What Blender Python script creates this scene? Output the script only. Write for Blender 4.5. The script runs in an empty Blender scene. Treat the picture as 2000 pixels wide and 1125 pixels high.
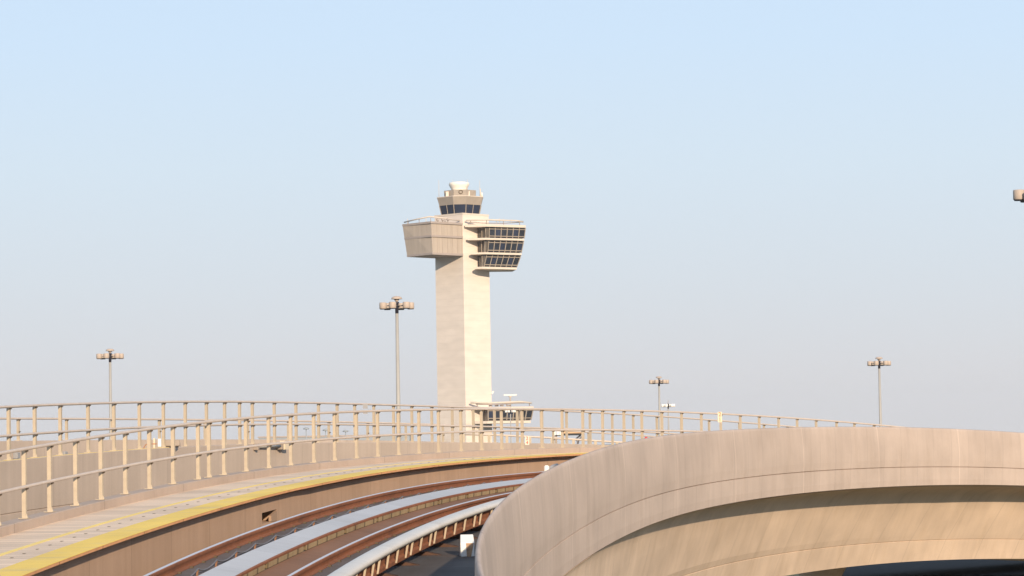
import bpy, bmesh, math, random
from mathutils import Vector, Matrix
random.seed(7)
S = bpy.context.scene
COL = S.collection
PI = math.pi

# ------------------------------------------------------------ camera
FPX, YH, ROLL = 5335.6, 863.0, math.radians(1.0)       # focal length in px of a 2000 px wide frame
PITCH = math.atan((YH - 562.5) / FPX)
cd = bpy.data.cameras.new('camera'); cam = bpy.data.objects.new('camera', cd); COL.objects.link(cam)
cd.sensor_width = 36; cd.lens = FPX * 36 / 2000; cd.clip_start = 0.5; cd.clip_end = 20000
fw = Vector((0, math.cos(PITCH), math.sin(PITCH)))
up0 = Vector((0, -math.sin(PITCH), math.cos(PITCH))); rt0 = Vector((1, 0, 0))
# verticals lean to the left at their tops
rt = rt0 * math.cos(ROLL) - up0 * math.sin(ROLL)
up = rt0 * math.sin(ROLL) + up0 * math.cos(ROLL)
cam.matrix_world = Matrix(((rt.x, up.x, -fw.x, 0), (rt.y, up.y, -fw.y, 0), (rt.z, up.z, -fw.z, 0), (0, 0, 0, 1)))
S.camera = cam

def at(px, py, Y):
    """world point at distance Y (metres ahead) seen at photo pixel px, py"""
    a = (px - 1000) / FPX; b = (562.5 - py) / FPX
    d = fw + rt * a + up * b
    return d * (Y / d.y)

# ------------------------------------------------------------ world, sun, exposure
AZ, EL = math.radians(163.5), math.radians(16)           # azimuth clockwise from +Y
w = bpy.data.worlds.new('World'); S.world = w; w.use_nodes = True
nt = w.node_tree; nt.nodes.clear()
out = nt.nodes.new('ShaderNodeOutputWorld'); bg = nt.nodes.new('ShaderNodeBackground')
sky = nt.nodes.new('ShaderNodeTexSky'); sky.sky_type = 'NISHITA'; sky.sun_disc = False
sky.sun_elevation = EL; sky.sun_rotation = AZ
sky.air_density = 1.0; sky.dust_density = 0.6; sky.ozone_density = 1.0; sky.altitude = 0
bg.inputs['Strength'].default_value = 0.12
# hazy evening air: pale grey at the horizon, milky blue above, clear sky overhead
EXPO = 0.6
def lin(c): return tuple(((v / 255 + .055) / 1.055) ** 2.4 if v > 10 else v / 255 / 12.92 for v in c)
geo = nt.nodes.new('ShaderNodeTexCoord'); sx = nt.nodes.new('ShaderNodeSeparateXYZ'); nt.links.new(geo.outputs['Generated'], sx.inputs[0])
ramp = nt.nodes.new('ShaderNodeValToRGB'); nt.links.new(sx.outputs['Z'], ramp.inputs[0])
stops = [(0.0, (216, 216, 218)), (.022, (219, 220, 223)), (.06, (217, 226, 234)), (.10, (215, 231, 244)), (.145, (209, 231, 252)), (.19, (204, 228, 253)), (.40, (205, 226, 250)), (1.0, (178, 208, 246))]
el = ramp.color_ramp.elements
while len(el) < len(stops): el.new(.5)
for e_, (p_, c_) in zip(el, stops): e_.position = p_; e_.color = (*lin(c_), 1)
sc_ = nt.nodes.new('ShaderNodeVectorMath'); sc_.operation = 'SCALE'; nt.links.new(ramp.outputs[0], sc_.inputs[0]); sc_.inputs['Scale'].default_value = 1 / (.12 * 2 ** EXPO)
mrw = nt.nodes.new('ShaderNodeMapRange'); mrw.inputs[1].default_value = .18; mrw.inputs[2].default_value = .9; mrw.inputs[3].default_value = 1; mrw.inputs[4].default_value = .35
nt.links.new(sx.outputs['Z'], mrw.inputs[0])
mxw = nt.nodes.new('ShaderNodeMix'); mxw.data_type = 'RGBA'; nt.links.new(mrw.outputs[0], mxw.inputs[0]); nt.links.new(sky.outputs[0], mxw.inputs[6]); nt.links.new(sc_.outputs[0], mxw.inputs[7])
nt.links.new(mxw.outputs[2], bg.inputs[0]); nt.links.new(bg.outputs[0], out.inputs[0])
sl = bpy.data.lights.new('sun', 'SUN'); so = bpy.data.objects.new('sun', sl); COL.objects.link(so)
sl.energy = 3.6; sl.angle = math.radians(0.5); sl.color = (1.0, 0.80, 0.58)
sd = Vector((math.sin(AZ) * math.cos(EL), math.cos(AZ) * math.cos(EL), math.sin(EL)))
so.rotation_euler = sd.to_track_quat('Z', 'Y').to_euler()
S.view_settings.view_transform = 'Standard'; S.view_settings.look = 'None'
S.view_settings.gamma = 1; S.view_settings.exposure = EXPO
S.render.engine = 'CYCLES'

# ------------------------------------------------------------ materials
def mat(name, col, rough=0.8, metal=0.0, var=0.06, scale=3.0, bump=0.0, spec=0.3, stretch=(1, 1, 1), streak=0.0, emit=None):
    m = bpy.data.materials.new(name); m.use_nodes = True; n = m.node_tree; N = n.nodes; L = n.links
    b = N['Principled BSDF']; b.inputs['Roughness'].default_value = rough; b.inputs['Metallic'].default_value = metal
    b.inputs['Specular IOR Level'].default_value = spec
    tc = N.new('ShaderNodeTexCoord'); mp = N.new('ShaderNodeMapping'); mp.inputs['Scale'].default_value = stretch
    L.new(tc.outputs['Object'], mp.inputs['Vector'])
    nz = N.new('ShaderNodeTexNoise'); nz.inputs['Scale'].default_value = scale; nz.inputs['Detail'].default_value = 6
    L.new(mp.outputs[0], nz.inputs['Vector'])
    mr = N.new('ShaderNodeMapRange'); mr.inputs[1].default_value = .3; mr.inputs[2].default_value = .7
    mr.inputs[3].default_value = 1 - var; mr.inputs[4].default_value = 1 + var
    L.new(nz.outputs['Fac'], mr.inputs[0])
    mx = N.new('ShaderNodeVectorMath'); mx.operation = 'SCALE'; mx.inputs[0].default_value = col[:3]
    L.new(mr.outputs[0], mx.inputs['Scale']); L.new(mx.outputs[0], b.inputs['Base Color'])
    if bump:
        bp = N.new('ShaderNodeBump'); bp.inputs['Strength'].default_value = bump; bp.inputs['Distance'].default_value = .01
        L.new(nz.outputs['Fac'], bp.inputs['Height']); L.new(bp.outputs[0], b.inputs['Normal'])
    if emit:
        b.inputs['Emission Color'].default_value = (*emit[:3], 1); b.inputs['Emission Strength'].default_value = emit[3]
    return m

def swept_mat(name, col, stain=(.3, .22, .16), rough=0.85, joint=3.0, jw=.02, streak=.10, blotch=.06, jcol=.6, slant=0.0,
              joff=0.0, grain=40.0, fine=.04, boards=0.0, stainamt=.25, jlo=-9, jhi=99, spec=.25, wob=.0, sfreq=5.0, joint2=0, j2off=0.0, j2w=.05, j2gain=.12, drip=0):
    """material driven by the sweep's own UV: x = metres along the guideway, y = metres across the profile"""
    m = bpy.data.materials.new(name); m.use_nodes = True; n = m.node_tree; N = n.nodes; L = n.links
    b = N['Principled BSDF']; b.inputs['Roughness'].default_value = rough; b.inputs['Specular IOR Level'].default_value = spec
    uv = N.new('ShaderNodeUVMap'); uv.uv_map = 'UVMap'
    sp = N.new('ShaderNodeSeparateXYZ'); L.new(uv.outputs[0], sp.inputs[0])
    def M(op, a, c=None, d=None):
        x = N.new('ShaderNodeMath'); x.operation = op
        for i, v in enumerate((a, c, d)):
            if v is None: continue
            if isinstance(v, (int, float)): x.inputs[i].default_value = v
            else: L.new(v, x.inputs[i])
        return x.outputs[0]
    def noise(sx, sy, detail=5, off=0.0, rg=.5):
        c = N.new('ShaderNodeCombineXYZ'); L.new(M('MULTIPLY', sp.outputs[0], sx), c.inputs[0]); L.new(M('MULTIPLY', sp.outputs[1], sy), c.inputs[1]); c.inputs[2].default_value = off
        z = N.new('ShaderNodeTexNoise'); z.inputs['Scale'].default_value = 1; z.inputs['Detail'].default_value = detail; z.inputs['Roughness'].default_value = rg
        L.new(c.outputs[0], z.inputs['Vector']); return z.outputs['Fac']
    def rng(v, a, bb, c, d):
        x = N.new('ShaderNodeMapRange'); x.inputs[1].default_value = a; x.inputs[2].default_value = bb; x.inputs[3].default_value = c; x.inputs[4].default_value = d
        L.new(v, x.inputs[0]); return x.outputs[0]
    st = rng(noise(sfreq, .22, 6, 0, .6), .3, .7, 1 - streak, 1 + streak)
    bl = rng(noise(.5, .9, 4, 3.1), .3, .7, 1 - blotch, 1 + blotch)
    fn = rng(noise(grain, grain, 4, 7.7, .7), .3, .7, 1 - fine, 1 + fine)
    f = M('MULTIPLY', M('MULTIPLY', st, bl), fn)
    if joint:
        pos = M('ADD', sp.outputs[0], joff)
        if slant: pos = M('ADD', pos, M('MULTIPLY', sp.outputs[1], slant))
        if wob: pos = M('ADD', pos, M('MULTIPLY', M('SUBTRACT', noise(.3, .0, 2, 5.5), .5), wob))
        fr = M('FRACT', M('DIVIDE', pos, joint))
        ln = M('LESS_THAN', fr, jw / joint)
        a = M('GREATER_THAN', sp.outputs[1], jlo); c = M('LESS_THAN', sp.outputs[1], jhi)
        ln = M('MULTIPLY', M('MULTIPLY', ln, a), c)
        f = M('MULTIPLY', f, M('SUBTRACT', 1.0, M('MULTIPLY', ln, 1 - jcol)))
        # each cast panel has its own tone
        pn = M('FLOOR', M('DIVIDE', pos, joint)); wn = N.new('ShaderNodeTexWhiteNoise'); wn.noise_dimensions = '1D'; L.new(pn, wn.inputs['W'])
        f = M('MULTIPLY', f, rng(wn.outputs['Value'], 0, 1, .965, 1.035))
    if joint2:
        pos2 = M('ADD', sp.outputs[0], j2off); idx = M('FRACT', M('DIVIDE', pos2, joint2))
        f = M('MULTIPLY', f, M('ADD', 1.0, M('MULTIPLY', M('LESS_THAN', idx, j2w / joint2), j2gain)))
    if drip:
        # dark rain marks running down from the top edge, of uneven length
        dn = rng(noise(3.1, .0, 4, 21.0, .7), .52, .72, 0, 1)
        near_top = rng(sp.outputs[1], drip, drip + 1.3, 1, 0)
        f = M('MULTIPLY', f, M('SUBTRACT', 1.0, M('MULTIPLY', M('MULTIPLY', dn, near_top), .10)))
    if boards:
        fr = M('FRACT', M('DIVIDE', sp.outputs[0], boards))
        f = M('MULTIPLY', f, M('SUBTRACT', 1.0, M('MULTIPLY', M('LESS_THAN', fr, .10), .28)))
        pn = M('FLOOR', M('DIVIDE', sp.outputs[0], boards)); wn = N.new('ShaderNodeTexWhiteNoise'); wn.noise_dimensions = '1D'; L.new(pn, wn.inputs['W'])
        f = M('MULTIPLY', f, rng(wn.outputs['Value'], 0, 1, .88, 1.10))
    mixc = N.new('ShaderNodeMix'); mixc.data_type = 'RGBA'
    mixc.inputs[6].default_value = (*col, 1); mixc.inputs[7].default_value = (*stain, 1)
    L.new(M('MULTIPLY', rng(noise(1.6, .5, 6, 11.0, .65), .50, .75, 0, 1), stainamt), mixc.inputs[0])
    sc = N.new('ShaderNodeVectorMath'); sc.operation = 'SCALE'; L.new(mixc.outputs[2], sc.inputs[0]); L.new(f, sc.inputs['Scale'])
    L.new(sc.outputs[0], b.inputs['Base Color'])
    bp = N.new('ShaderNodeBump'); bp.inputs['Strength'].default_value = .35; bp.inputs['Distance'].default_value = .01
    L.new(f, bp.inputs['Height']); L.new(bp.outputs[0], b.inputs['Normal'])
    return m

CON = (.44, .365, .305)
M = {
 'par': swept_mat('parapet_concrete', (.535, .43, .36), joint=1.45, jw=.03, jcol=.86, joint2=6.95, j2off=-42.48+6.95*8, j2w=.07, j2gain=.16, drip=1.5, streak=.045, sfreq=2.2, blotch=.08, joff=.3, stain=(.36, .27, .2), stainamt=.30, slant=0.12, wob=.6, spec=.2, fine=.06),
 'web': swept_mat('web_concrete', (.65, .50, .375), joint=2.9, jw=.035, jcol=.80, streak=.05, sfreq=2.0, blotch=.10, joff=.9, stain=(.48, .35, .23), stainamt=.42, slant=.35),
 'wall2': swept_mat('second_wall_concrete', (.49, .40, .33), joint=1.6, jw=.03, jcol=.88, streak=.05, stain=(.38, .30, .24), stainamt=.2),
 'kerb': swept_mat('kerb_concrete', (.46, .36, .29), joint=4.4, jw=.03, jcol=.7, streak=.05, stain=(.34, .25, .19), stainamt=.3),
 'walk': swept_mat('walkway_planks', (.80, .62, .46), joint=0, boards=.30, streak=.04, stain=(.60, .48, .38), stainamt=.5, grain=60, fine=.07),
 'walkwall': swept_mat('walkway_wall_concrete', (.46, .31, .215), joint=2.2, jw=.03, jcol=.82, streak=.07, sfreq=3.0, stain=(.36, .23, .14), stainamt=.35),
 'yellow': swept_mat('yellow_edge_paint', (.90, .63, .14), joint=0, streak=.05, blotch=.09, stain=(.66, .50, .26), stainamt=.85, rough=.7),
 'yline': swept_mat('yellow_line_paint', (.90, .68, .22), joint=0, streak=.05, blotch=.08, stain=(.6, .5, .3), stainamt=.5, rough=.7),
 'orange': swept_mat('orange_edge_steel', (.78, .40, .19), joint=2.2, jw=.04, jcol=.6, streak=.1, stain=(.45, .18, .07), stainamt=.5, rough=.75),
 'plinth': swept_mat('rust_stained_plinth', (.25, .13, .075), joint=0, streak=.06, blotch=.12, stain=(.19, .10, .06), stainamt=.6),
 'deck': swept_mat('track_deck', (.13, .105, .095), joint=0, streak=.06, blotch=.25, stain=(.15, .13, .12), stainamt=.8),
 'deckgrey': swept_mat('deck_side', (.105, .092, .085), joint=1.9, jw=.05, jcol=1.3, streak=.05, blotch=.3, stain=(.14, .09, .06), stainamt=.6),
 'lim': swept_mat('aluminium_plate', (.52, .515, .515), joint=2.4, jw=.02, jcol=.8, streak=.04, blotch=.05, stain=(.42, .39, .36), stainamt=.45, rough=.6, spec=.5),
 'rust': swept_mat('rusty_steel', (.27, .108, .055), joint=0, streak=.12, blotch=.15, stain=(.13, .065, .045), stainamt=.6),
 'shaderust': mat('shaded_rust', (.085, .045, .03), rough=.9, var=.3, scale=5),  # rust darkened to carry the shade on the support feet
 'cover': swept_mat('white_cover', (.70, .67, .62), joint=2.2, jw=.02, jcol=.8, streak=.03, blotch=.05, stain=(.58, .52, .45), stainamt=.5, rough=.55),
 'khaki': swept_mat('khaki_blocks', (.36, .27, .155), joint=.72, jw=.10, jcol=.45, streak=.12, blotch=.15, stain=(.25, .13, .06), stainamt=.7),
 'railhead': mat('polished_rail_head', (.62, .60, .62), rough=.45, metal=.3, var=.06, scale=20, spec=.5),
 'post': mat('galvanised_post', (.47, .39, .29), rough=.6, var=.08, scale=6, spec=.3),
 'tube': mat('handrail_tube', (.58, .49, .42), rough=.55, var=.05, scale=4, spec=.35),
 'bolt': mat('dark_bolt', (.12, .085, .05), rough=.7),
 'dark': mat('dark_void', (.015, .015, .018), rough=.9, var=.1),
 'cable': mat('grey_cable', (.17, .16, .17), rough=.6),
 'white': mat('white_paint', (.80, .79, .76), rough=.5, var=.03),
 'grey': mat('grey_paint', (.30, .30, .31), rough=.6),
 'stainw': mat('rusty_stained_white', (.42, .27, .17), rough=.7, var=.4, scale=14),
 'lamp': mat('lamp_housing', (.46, .38, .32), rough=.6, var=.05),
 'pole': mat('lamp_pole', (.37, .36, .34), rough=.55, var=.05, scale=.6),
 'lens': mat('lamp_underside', (.04, .04, .06), rough=.5),
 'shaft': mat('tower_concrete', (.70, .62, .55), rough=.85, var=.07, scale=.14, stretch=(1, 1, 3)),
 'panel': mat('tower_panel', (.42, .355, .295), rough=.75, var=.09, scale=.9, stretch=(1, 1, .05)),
 'band': mat('tower_band', (.36, .305, .275), rough=.75, var=.05, scale=.5),
 'cabpanel': mat('cab_panel', (.34, .29, .24), rough=.7, var=.05, scale=.7),
 'slab': mat('tower_slab', (.62, .54, .46), rough=.75, var=.05, scale=.4),
 'glass': mat('window_glass', (.018, .022, .032), rough=.12, var=.3, scale=.15, spec=.5),
 'glassb': mat('blue_window_glass', (.02, .028, .055), rough=.12, var=.2, scale=.15, spec=.5),
 'glassd': mat('brown_side_glass', (.10, .085, .07), rough=.4, var=.15, scale=.2, spec=.4),  # duller brown glass for the wing and lower cab bodies
 'mull': mat('mullion', (.30, .25, .20), rough=.6),
 'dome': mat('radar_dome', (.85, .79, .70), rough=.5, var=.03),
 'ground': mat('airfield_ground', (.13, .13, .085), rough=.95, var=.35, scale=.01, spec=.1),
 'asphalt': mat('asphalt', (.055, .055, .056), rough=.9, var=.15, scale=.5),
 'bldg_dark': mat('dark_facade', (.02, .025, .035), rough=.35, var=.3, scale=.3),
 'bldg_blue': mat('blue_panel', (.06, .08, .12), rough=.5, var=.2, scale=.6),
 'bldg_tan': mat('tan_roof_edge', (.45, .31, .2), rough=.8, var=.3, scale=1.5),
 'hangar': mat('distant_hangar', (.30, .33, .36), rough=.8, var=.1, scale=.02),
 'red': mat('red_paint', (.72, .04, .03), rough=.5),
 'signw': mat('sign_face', (.74, .56, .47), rough=.5),
 'signc': mat('cream_sign_face', (.68, .57, .42), rough=.5),
 'signb': mat('sign_brown', (.40, .16, .06), rough=.5),
 'lampw': mat('white_lamp_housing', (.86, .82, .76), rough=.5),
 'orangepaint': mat('orange_paint', (.58, .38, .23), rough=.6),
 'gantry': mat('gantry_steel', (.33, .27, .22), rough=.6),
}

# ------------------------------------------------------------ mesh helpers
class MB:
    def __init__(s): s.bm = bmesh.new(); s.uv = s.bm.loops.layers.uv.new('UVMap')
    def face(s, vs, uvs=None, smooth=False):
        try: f = s.bm.faces.new(vs)
        except ValueError: return
        f.smooth = smooth
        if uvs:
            for l, t in zip(f.loops, uvs): l[s.uv].uv = t
        return f
    def hexa(s, p):   # 8 points: bottom 4 then top 4
        v = [s.bm.verts.new(q) for q in p]
        for a in ((3, 2, 1, 0), (4, 5, 6, 7), (0, 1, 5, 4), (1, 2, 6, 5), (2, 3, 7, 6), (3, 0, 4, 7)): s.face([v[i] for i in a])
        return s
    def box(s, x0, x1, y0, y1, z0, z1):
        return s.hexa([(x0, y0, z0), (x1, y0, z0), (x1, y1, z0), (x0, y1, z0), (x0, y0, z1), (x1, y0, z1), (x1, y1, z1), (x0, y1, z1)])
    def prism(s, poly0, z0, poly1, z1):   # polygons of (x, y), same count
        a = [s.bm.verts.new((x, y, z0)) for x, y in poly0]; b = [s.bm.verts.new((x, y, z1)) for x, y in poly1]; n = len(a)
        s.face(a[::-1]); s.face(b)
        for i in range(n): s.face([a[i], a[(i + 1) % n], b[(i + 1) % n], b[i]])
        return s
    def lathe(s, prof, n=20, c=(0, 0), smooth=True):   # prof: (r, z)
        rings = [[s.bm.verts.new((c[0] + r * math.cos(2 * PI * k / n), c[1] + r * math.sin(2 * PI * k / n), z)) for k in range(n)] for r, z in prof]
        for A, B in zip(rings, rings[1:]):
            for k in range(n): s.face([A[k], A[(k + 1) % n], B[(k + 1) % n], B[k]], smooth=smooth)
        s.face(rings[0][::-1]); s.face(rings[-1]); return s
    def tube(s, pts, r, n=8, smooth=True):
        pts = [Vector(p) for p in pts]; rings = []
        for i, p in enumerate(pts):
            t = (pts[min(i + 1, len(pts) - 1)] - pts[max(i - 1, 0)]).normalized()
            a = t.cross(Vector((0, 0, 1)));
            if a.length < 1e-3: a = t.cross(Vector((1, 0, 0)))
            a.normalize(); b = a.cross(t)
            rr = r[i] if isinstance(r, (list, tuple)) else r
            rings.append([s.bm.verts.new(p + a * rr * math.cos(2 * PI * k / n) + b * rr * math.sin(2 * PI * k / n)) for k in range(n)])
        for A, B in zip(rings, rings[1:]):
            for k in range(n): s.face([A[k], A[(k + 1) % n], B[(k + 1) % n], B[k]], smooth=smooth)
        s.face(rings[0][::-1]); s.face(rings[-1]); return s
    def build(s, name, m, parent=None, matrix=None, bevel=0):
        bmesh.ops.recalc_face_normals(s.bm, faces=s.bm.faces)
        if bevel: bmesh.ops.bevel(s.bm, geom=[e for e in s.bm.edges], offset=bevel, segments=1, affect='EDGES')
        me = bpy.data.meshes.new(name); s.bm.to_mesh(me); s.bm.free()
        me.materials.append(m if not isinstance(m, str) else M[m])
        o = bpy.data.objects.new(name, me); COL.objects.link(o)
        if parent: o.parent = parent
        if matrix: o.matrix_local = matrix
        return o

def tag(o, label=None, cat=None, group=None, kind=None):
    if label: o['label'] = label
    if cat: o['category'] = cat
    if group: o['group'] = group
    if kind: o['kind'] = kind
    return o
def thing(name, label, cat, loc=(0, 0, 0), rotz=0, group=None):
    o = bpy.data.objects.new(name, None); COL.objects.link(o); o.location = loc; o.rotation_euler = (0, 0, rotz); o.empty_display_size = .3
    return tag(o, label, cat, group)
def copy_tree(o, parent=None):
    c = o.copy(); COL.objects.link(c)
    if parent: c.parent = parent
    for ch in list(o.children): copy_tree(ch, c)
    return c

# ------------------------------------------------------------ alignment of the guideway (arc length s in metres)
KAP = [.01157, .01002, .00381, .01170, .01093, .00834, .00974, .00974]
GRK = [.002193, .000621, -.002463, -.000850, -.001557, -.002767, -.001768, -.001769]
def interp(x, xs, ys):
    if x <= xs[0]: return ys[0]
    for i in range(1, len(xs)):
        if x <= xs[i]: return ys[i - 1] + (ys[i] - ys[i - 1]) * (x - xs[i - 1]) / (xs[i] - xs[i - 1])
    return ys[-1]
KX = [20 + 14 * i for i in range(8)]
DS = .25; TR = []
x, y, z, psi, g = -.02, 0., -2.391, -.30935, -.01622
SM = 170
for i in range(int(SM / DS) + 1):
    s_ = i * DS; TR.append((x, y, z, psi, g))
    k = interp(s_ + DS / 2, KX, KAP); q = interp(s_ + DS / 2, KX, GRK)
    if s_ > 104: q = .0012 if g < -.02 else 0
    psi2 = psi + k * DS; g2 = g + q * DS
    x += math.sin((psi + psi2) / 2) * DS; y += math.cos((psi + psi2) / 2) * DS; z += (g + g2) / 2 * DS
    psi, g = psi2, g2
def base(s):
    if s < 0:
        t = TR[0]; return (t[0] + math.sin(t[3]) * s, t[1] + math.cos(t[3]) * s, t[2] + t[4] * s, t[3])
    i = min(int(s / DS), len(TR) - 2); f = s / DS - i; a, b = TR[i], TR[i + 1]
    return tuple(a[j] + (b[j] - a[j]) * f for j in range(4))
K1 = [25, 40, 50, 60, 70, 80, 90]; K2 = [35, 45, 55, 65, 75, 90, 110]
COR = {
 't': (K1, [.0728, .0221, -.016, -.0249, -.0241, -.0192, -.0132], [.0546, .0658, .0521, .0009, -.0362, -.0637, -.0876]),
 'w': (K1, [-.0862, -.0412, .0042, .0275, .037, .0352, .0283], [-.1406, -.0954, -.0319, .0347, .0666, .0837, .0849]),
 'p': (K1, [.0169, .0149, -.0029, -.0128, -.0139, -.0071, .0013], [.0586, .0121, -.0226, -.0366, -.0268, -.0052, .019]),
 'g2': (K2, [.9704, 1.0057, .9539, .6546, .1742, -.248, -.6042], [-.05, -.0315, -.0109, .0605, -.0236, -.0073, .0592]),
 'g3': (K2, [-.1899, -.3716, -.5362, -.6339, -.5678, -.3959, -.2055], [.0965, .0682, .036, -.0066, -.0676, -.0663, -.0625]),
}
def smooth_interp(x, xs, ys):
    return sum(interp(x + d, xs, ys) for d in (-6, -3, 0, 3, 6)) / 5
def P(s, u, v, g='w'):
    X, Y, Z, ps = base(s); kx, du, dv = COR[g]
    if g == 't':
        b = .14117 + .01524 * min(max(s / 100, 0), 1)
        u, v = u * math.cos(b) + v * math.sin(b), -u * math.sin(b) + v * math.cos(b)
    u += smooth_interp(s, kx, du); v += smooth_interp(s, kx, dv)
    return Vector((X + u * math.cos(ps), Y - u * math.sin(ps), Z + v))
def frame(s, u, v, g='w', roll=0.0):
    """matrix with x across (to the right), y along, z up"""
    p = P(s, u, v, g); ps = base(s)[3]
    m = Matrix.Rotation(-ps, 4, 'Z')
    if roll: m = m @ Matrix.Rotation(roll, 4, 'Y')
    return Matrix.Translation(p) @ m
S0, S1 = -24.0, 160.0
def srange(a, b, st=1.0):
    n = max(1, int(round((b - a) / st))); return [a + (b - a) * i / n for i in range(n + 1)]
def sweep(prof, g='w', a=S0, b=S1, st=1.0, closed=True, smooth=(), mb=None, caps=True, wave=None, morph=None):
    mb = mb or MB(); n = len(prof)
    ss = srange(a, b, st)
    L = [0.0]
    for i in range(1, n + 1):
        p, q = prof[i - 1], prof[i % n]; L.append(L[-1] + math.hypot(q[0] - p[0], q[1] - p[1]))
    rows = []
    for s in ss:
        o = wave(s) if wave else (0, 0)
        pr = morph(s, prof) if morph else prof
        rows.append([mb.bm.verts.new(P(s, u + o[0], v + o[1], g)) for u, v in pr])
    m = n if closed else n - 1
    for j in range(len(ss) - 1):
        A, B = rows[j], rows[j + 1]
        for i in range(m):
            k = (i + 1) % n
            mb.face([A[i], B[i], B[k], A[k]], [(ss[j], L[i]), (ss[j + 1], L[i]), (ss[j + 1], L[i + 1]), (ss[j], L[i + 1])], smooth=i in smooth)
    if closed and caps:
        mb.face(rows[0][:]); mb.face(rows[-1][::-1])
    return mb

# ------------------------------------------------------------ setting
GZ = -10.0
gm = MB(); n = 40
for r0, r1 in ((0, 400), (400, 2000), (2000, 6000)):
    pass
rings = []
gm.bm.free(); gm = MB()
vs = [gm.bm.verts.new((0, 0, GZ))]
prev = None
for r in (120, 400, 1200, 3000, 6500):
    ring = [gm.bm.verts.new((r * math.cos(2 * PI * k / 48), r * math.sin(2 * PI * k / 48), GZ)) for k in range(48)]
    for k in range(48):
        if prev: gm.face([prev[k], ring[k], ring[(k + 1) % 48], prev[(k + 1) % 48]])
        else: gm.face([vs[0], ring[k], ring[(k + 1) % 48]])
    prev = ring
tag(gm.build('ground', 'ground'), kind='structure')
rd = MB()
pts = [(-60 + 2.2 * i, 95 + 7.5 * i) for i in range(-16, 60)]
for (x0, y0), (x1, y1) in zip(pts, pts[1:]):
    v = [rd.bm.verts.new(q) for q in ((x0 - 9, y0, GZ + .004), (x0 + 9, y0, GZ + .004), (x1 + 9, y1, GZ + .004), (x1 - 9, y1, GZ + .004))]; rd.face(v)
tag(rd.build('road', 'asphalt'), kind='structure')

# ------------------------------------------------------------ our guideway
G = thing('elevated_guideway', 'curved concrete guideway with tall smooth parapet and sunlit web, sweeping to the right', 'guideway', tuple(P(0, 0, -.5)))
G.location = (0, 0, 0)
par = [(3.69, -.50), (3.715, .90), (3.718, .985), (3.735, 1.015), (3.765, 1.005), (3.78, .95), (3.80, .72), (3.82, .45), (3.825, .1), (3.81, -.083), (3.775, -.096), (3.81, -.109),
       (3.805, -.45), (3.79, -.61), (3.45, -.66)]
sweep(par, 'p', smooth=(2, 3, 4, 5, 6, 7)).build('parapet', 'par', G)
soff = [(3.45, -.655), (3.15, -.68), (2.82, -.75), (2.56, -.87), (2.40, -1.05), (2.24, -1.38), (1.88, -2.10), (1.80, -2.25), (1.77, -2.265), (1.785, -2.28), (1.585, -2.887), (-3.6, -2.887), (-4.2, -.75), (-4.2, -.60), (3.45, -.60)]
def girder_shape(s, prof):
    # overhang shaped to die out towards the viewer, thinning the shadow on the web
    k = min(max((s - 45) / 41, 0), 1) ** .8; d = 1.42 * (1 - k); f = 1 - d / 1.535
    return [((3.775 - (3.775 - u) * f, v) if i <= 5 else (u + d + .29 * (1 - k), v + .06 * (1 - k)) if i <= 10 else (u, v)) for i, (u, v) in enumerate(prof)]
sweep(soff, 'p', smooth=(1, 2, 3, 4), morph=girder_shape).build('box_girder', 'web', G)
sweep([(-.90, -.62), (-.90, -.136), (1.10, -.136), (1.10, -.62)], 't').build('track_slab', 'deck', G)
sweep([(.19, -.1355), (.19, -.126), (.655, -.126), (.655, -.1355)], 't').build('plinth', 'plinth', G)
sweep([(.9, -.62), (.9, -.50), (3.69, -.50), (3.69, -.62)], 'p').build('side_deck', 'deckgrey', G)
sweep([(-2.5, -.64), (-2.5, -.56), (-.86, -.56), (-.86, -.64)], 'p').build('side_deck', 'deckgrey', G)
# walkway with its wall, planks, kerb and painted edges
WJ = lambda s: (.0 if s < 50 else .035, 0)
sweep([(-2.20, -.75), (-2.20, .262), (-2.45, .262), (-2.45, -.75)], 'w', b=47.30).build('walkway_wall', 'walkwall', G)
sweep([(-2.20, -.75), (-2.20, .262), (-2.45, .262), (-2.45, -.75)], 'w', a=48.28).build('walkway_wall', 'walkwall', G)
sweep([(-2.20, -.75), (-2.20, -.16), (-2.45, -.16), (-2.45, -.6)], 'w', a=47.30, b=48.28).build('walkway_wall', 'walkwall', G)
sweep([(-2.20, .03), (-2.20, .262), (-2.45, .262), (-2.45, .03)], 'w', a=47.30, b=48.28).build('walkway_wall', 'walkwall', G)
sweep([(-2.46, -.2), (-2.46, .1), (-2.60, .1), (-2.60, -.2)], 'w', a=47.0, b=48.6).build('opening_back', 'dark', G)
sweep([(-2.24, .268), (-2.24, .354), (-3.935, .354), (-3.935, .268)], 'w').build('walkway_deck', 'walk', G)
sweep([(-2.012, .316), (-2.008, .350), (-2.045, .350), (-2.045, .316)], 'w', wave=WJ).build('edge_angle', 'orange', G)
sweep([(-2.010, .355), (-2.012, .362), (-2.504, .362), (-2.504, .355)], 'w', wave=WJ).build('yellow_edge', 'yellow', G)
sweep([(-3.03, .355), (-3.03, .361), (-3.12, .361), (-3.12, .355)], 'w').build('yellow_line', 'yline', G)
sweep([(-3.937, .20), (-3.93, .485), (-3.945, .497), (-4.20, .497), (-4.21, .20)], 'w').build('kerb', 'kerb', G)
s = 34.0
while s < 66:
    m4 = frame(s, -2.80, .355)
    MB().box(-.014, .014, -.04, .04, 0, .004).build('drain_slot', 'bolt', G).matrix_world = m4
    s += .62 + random.uniform(-.06, .06)
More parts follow.
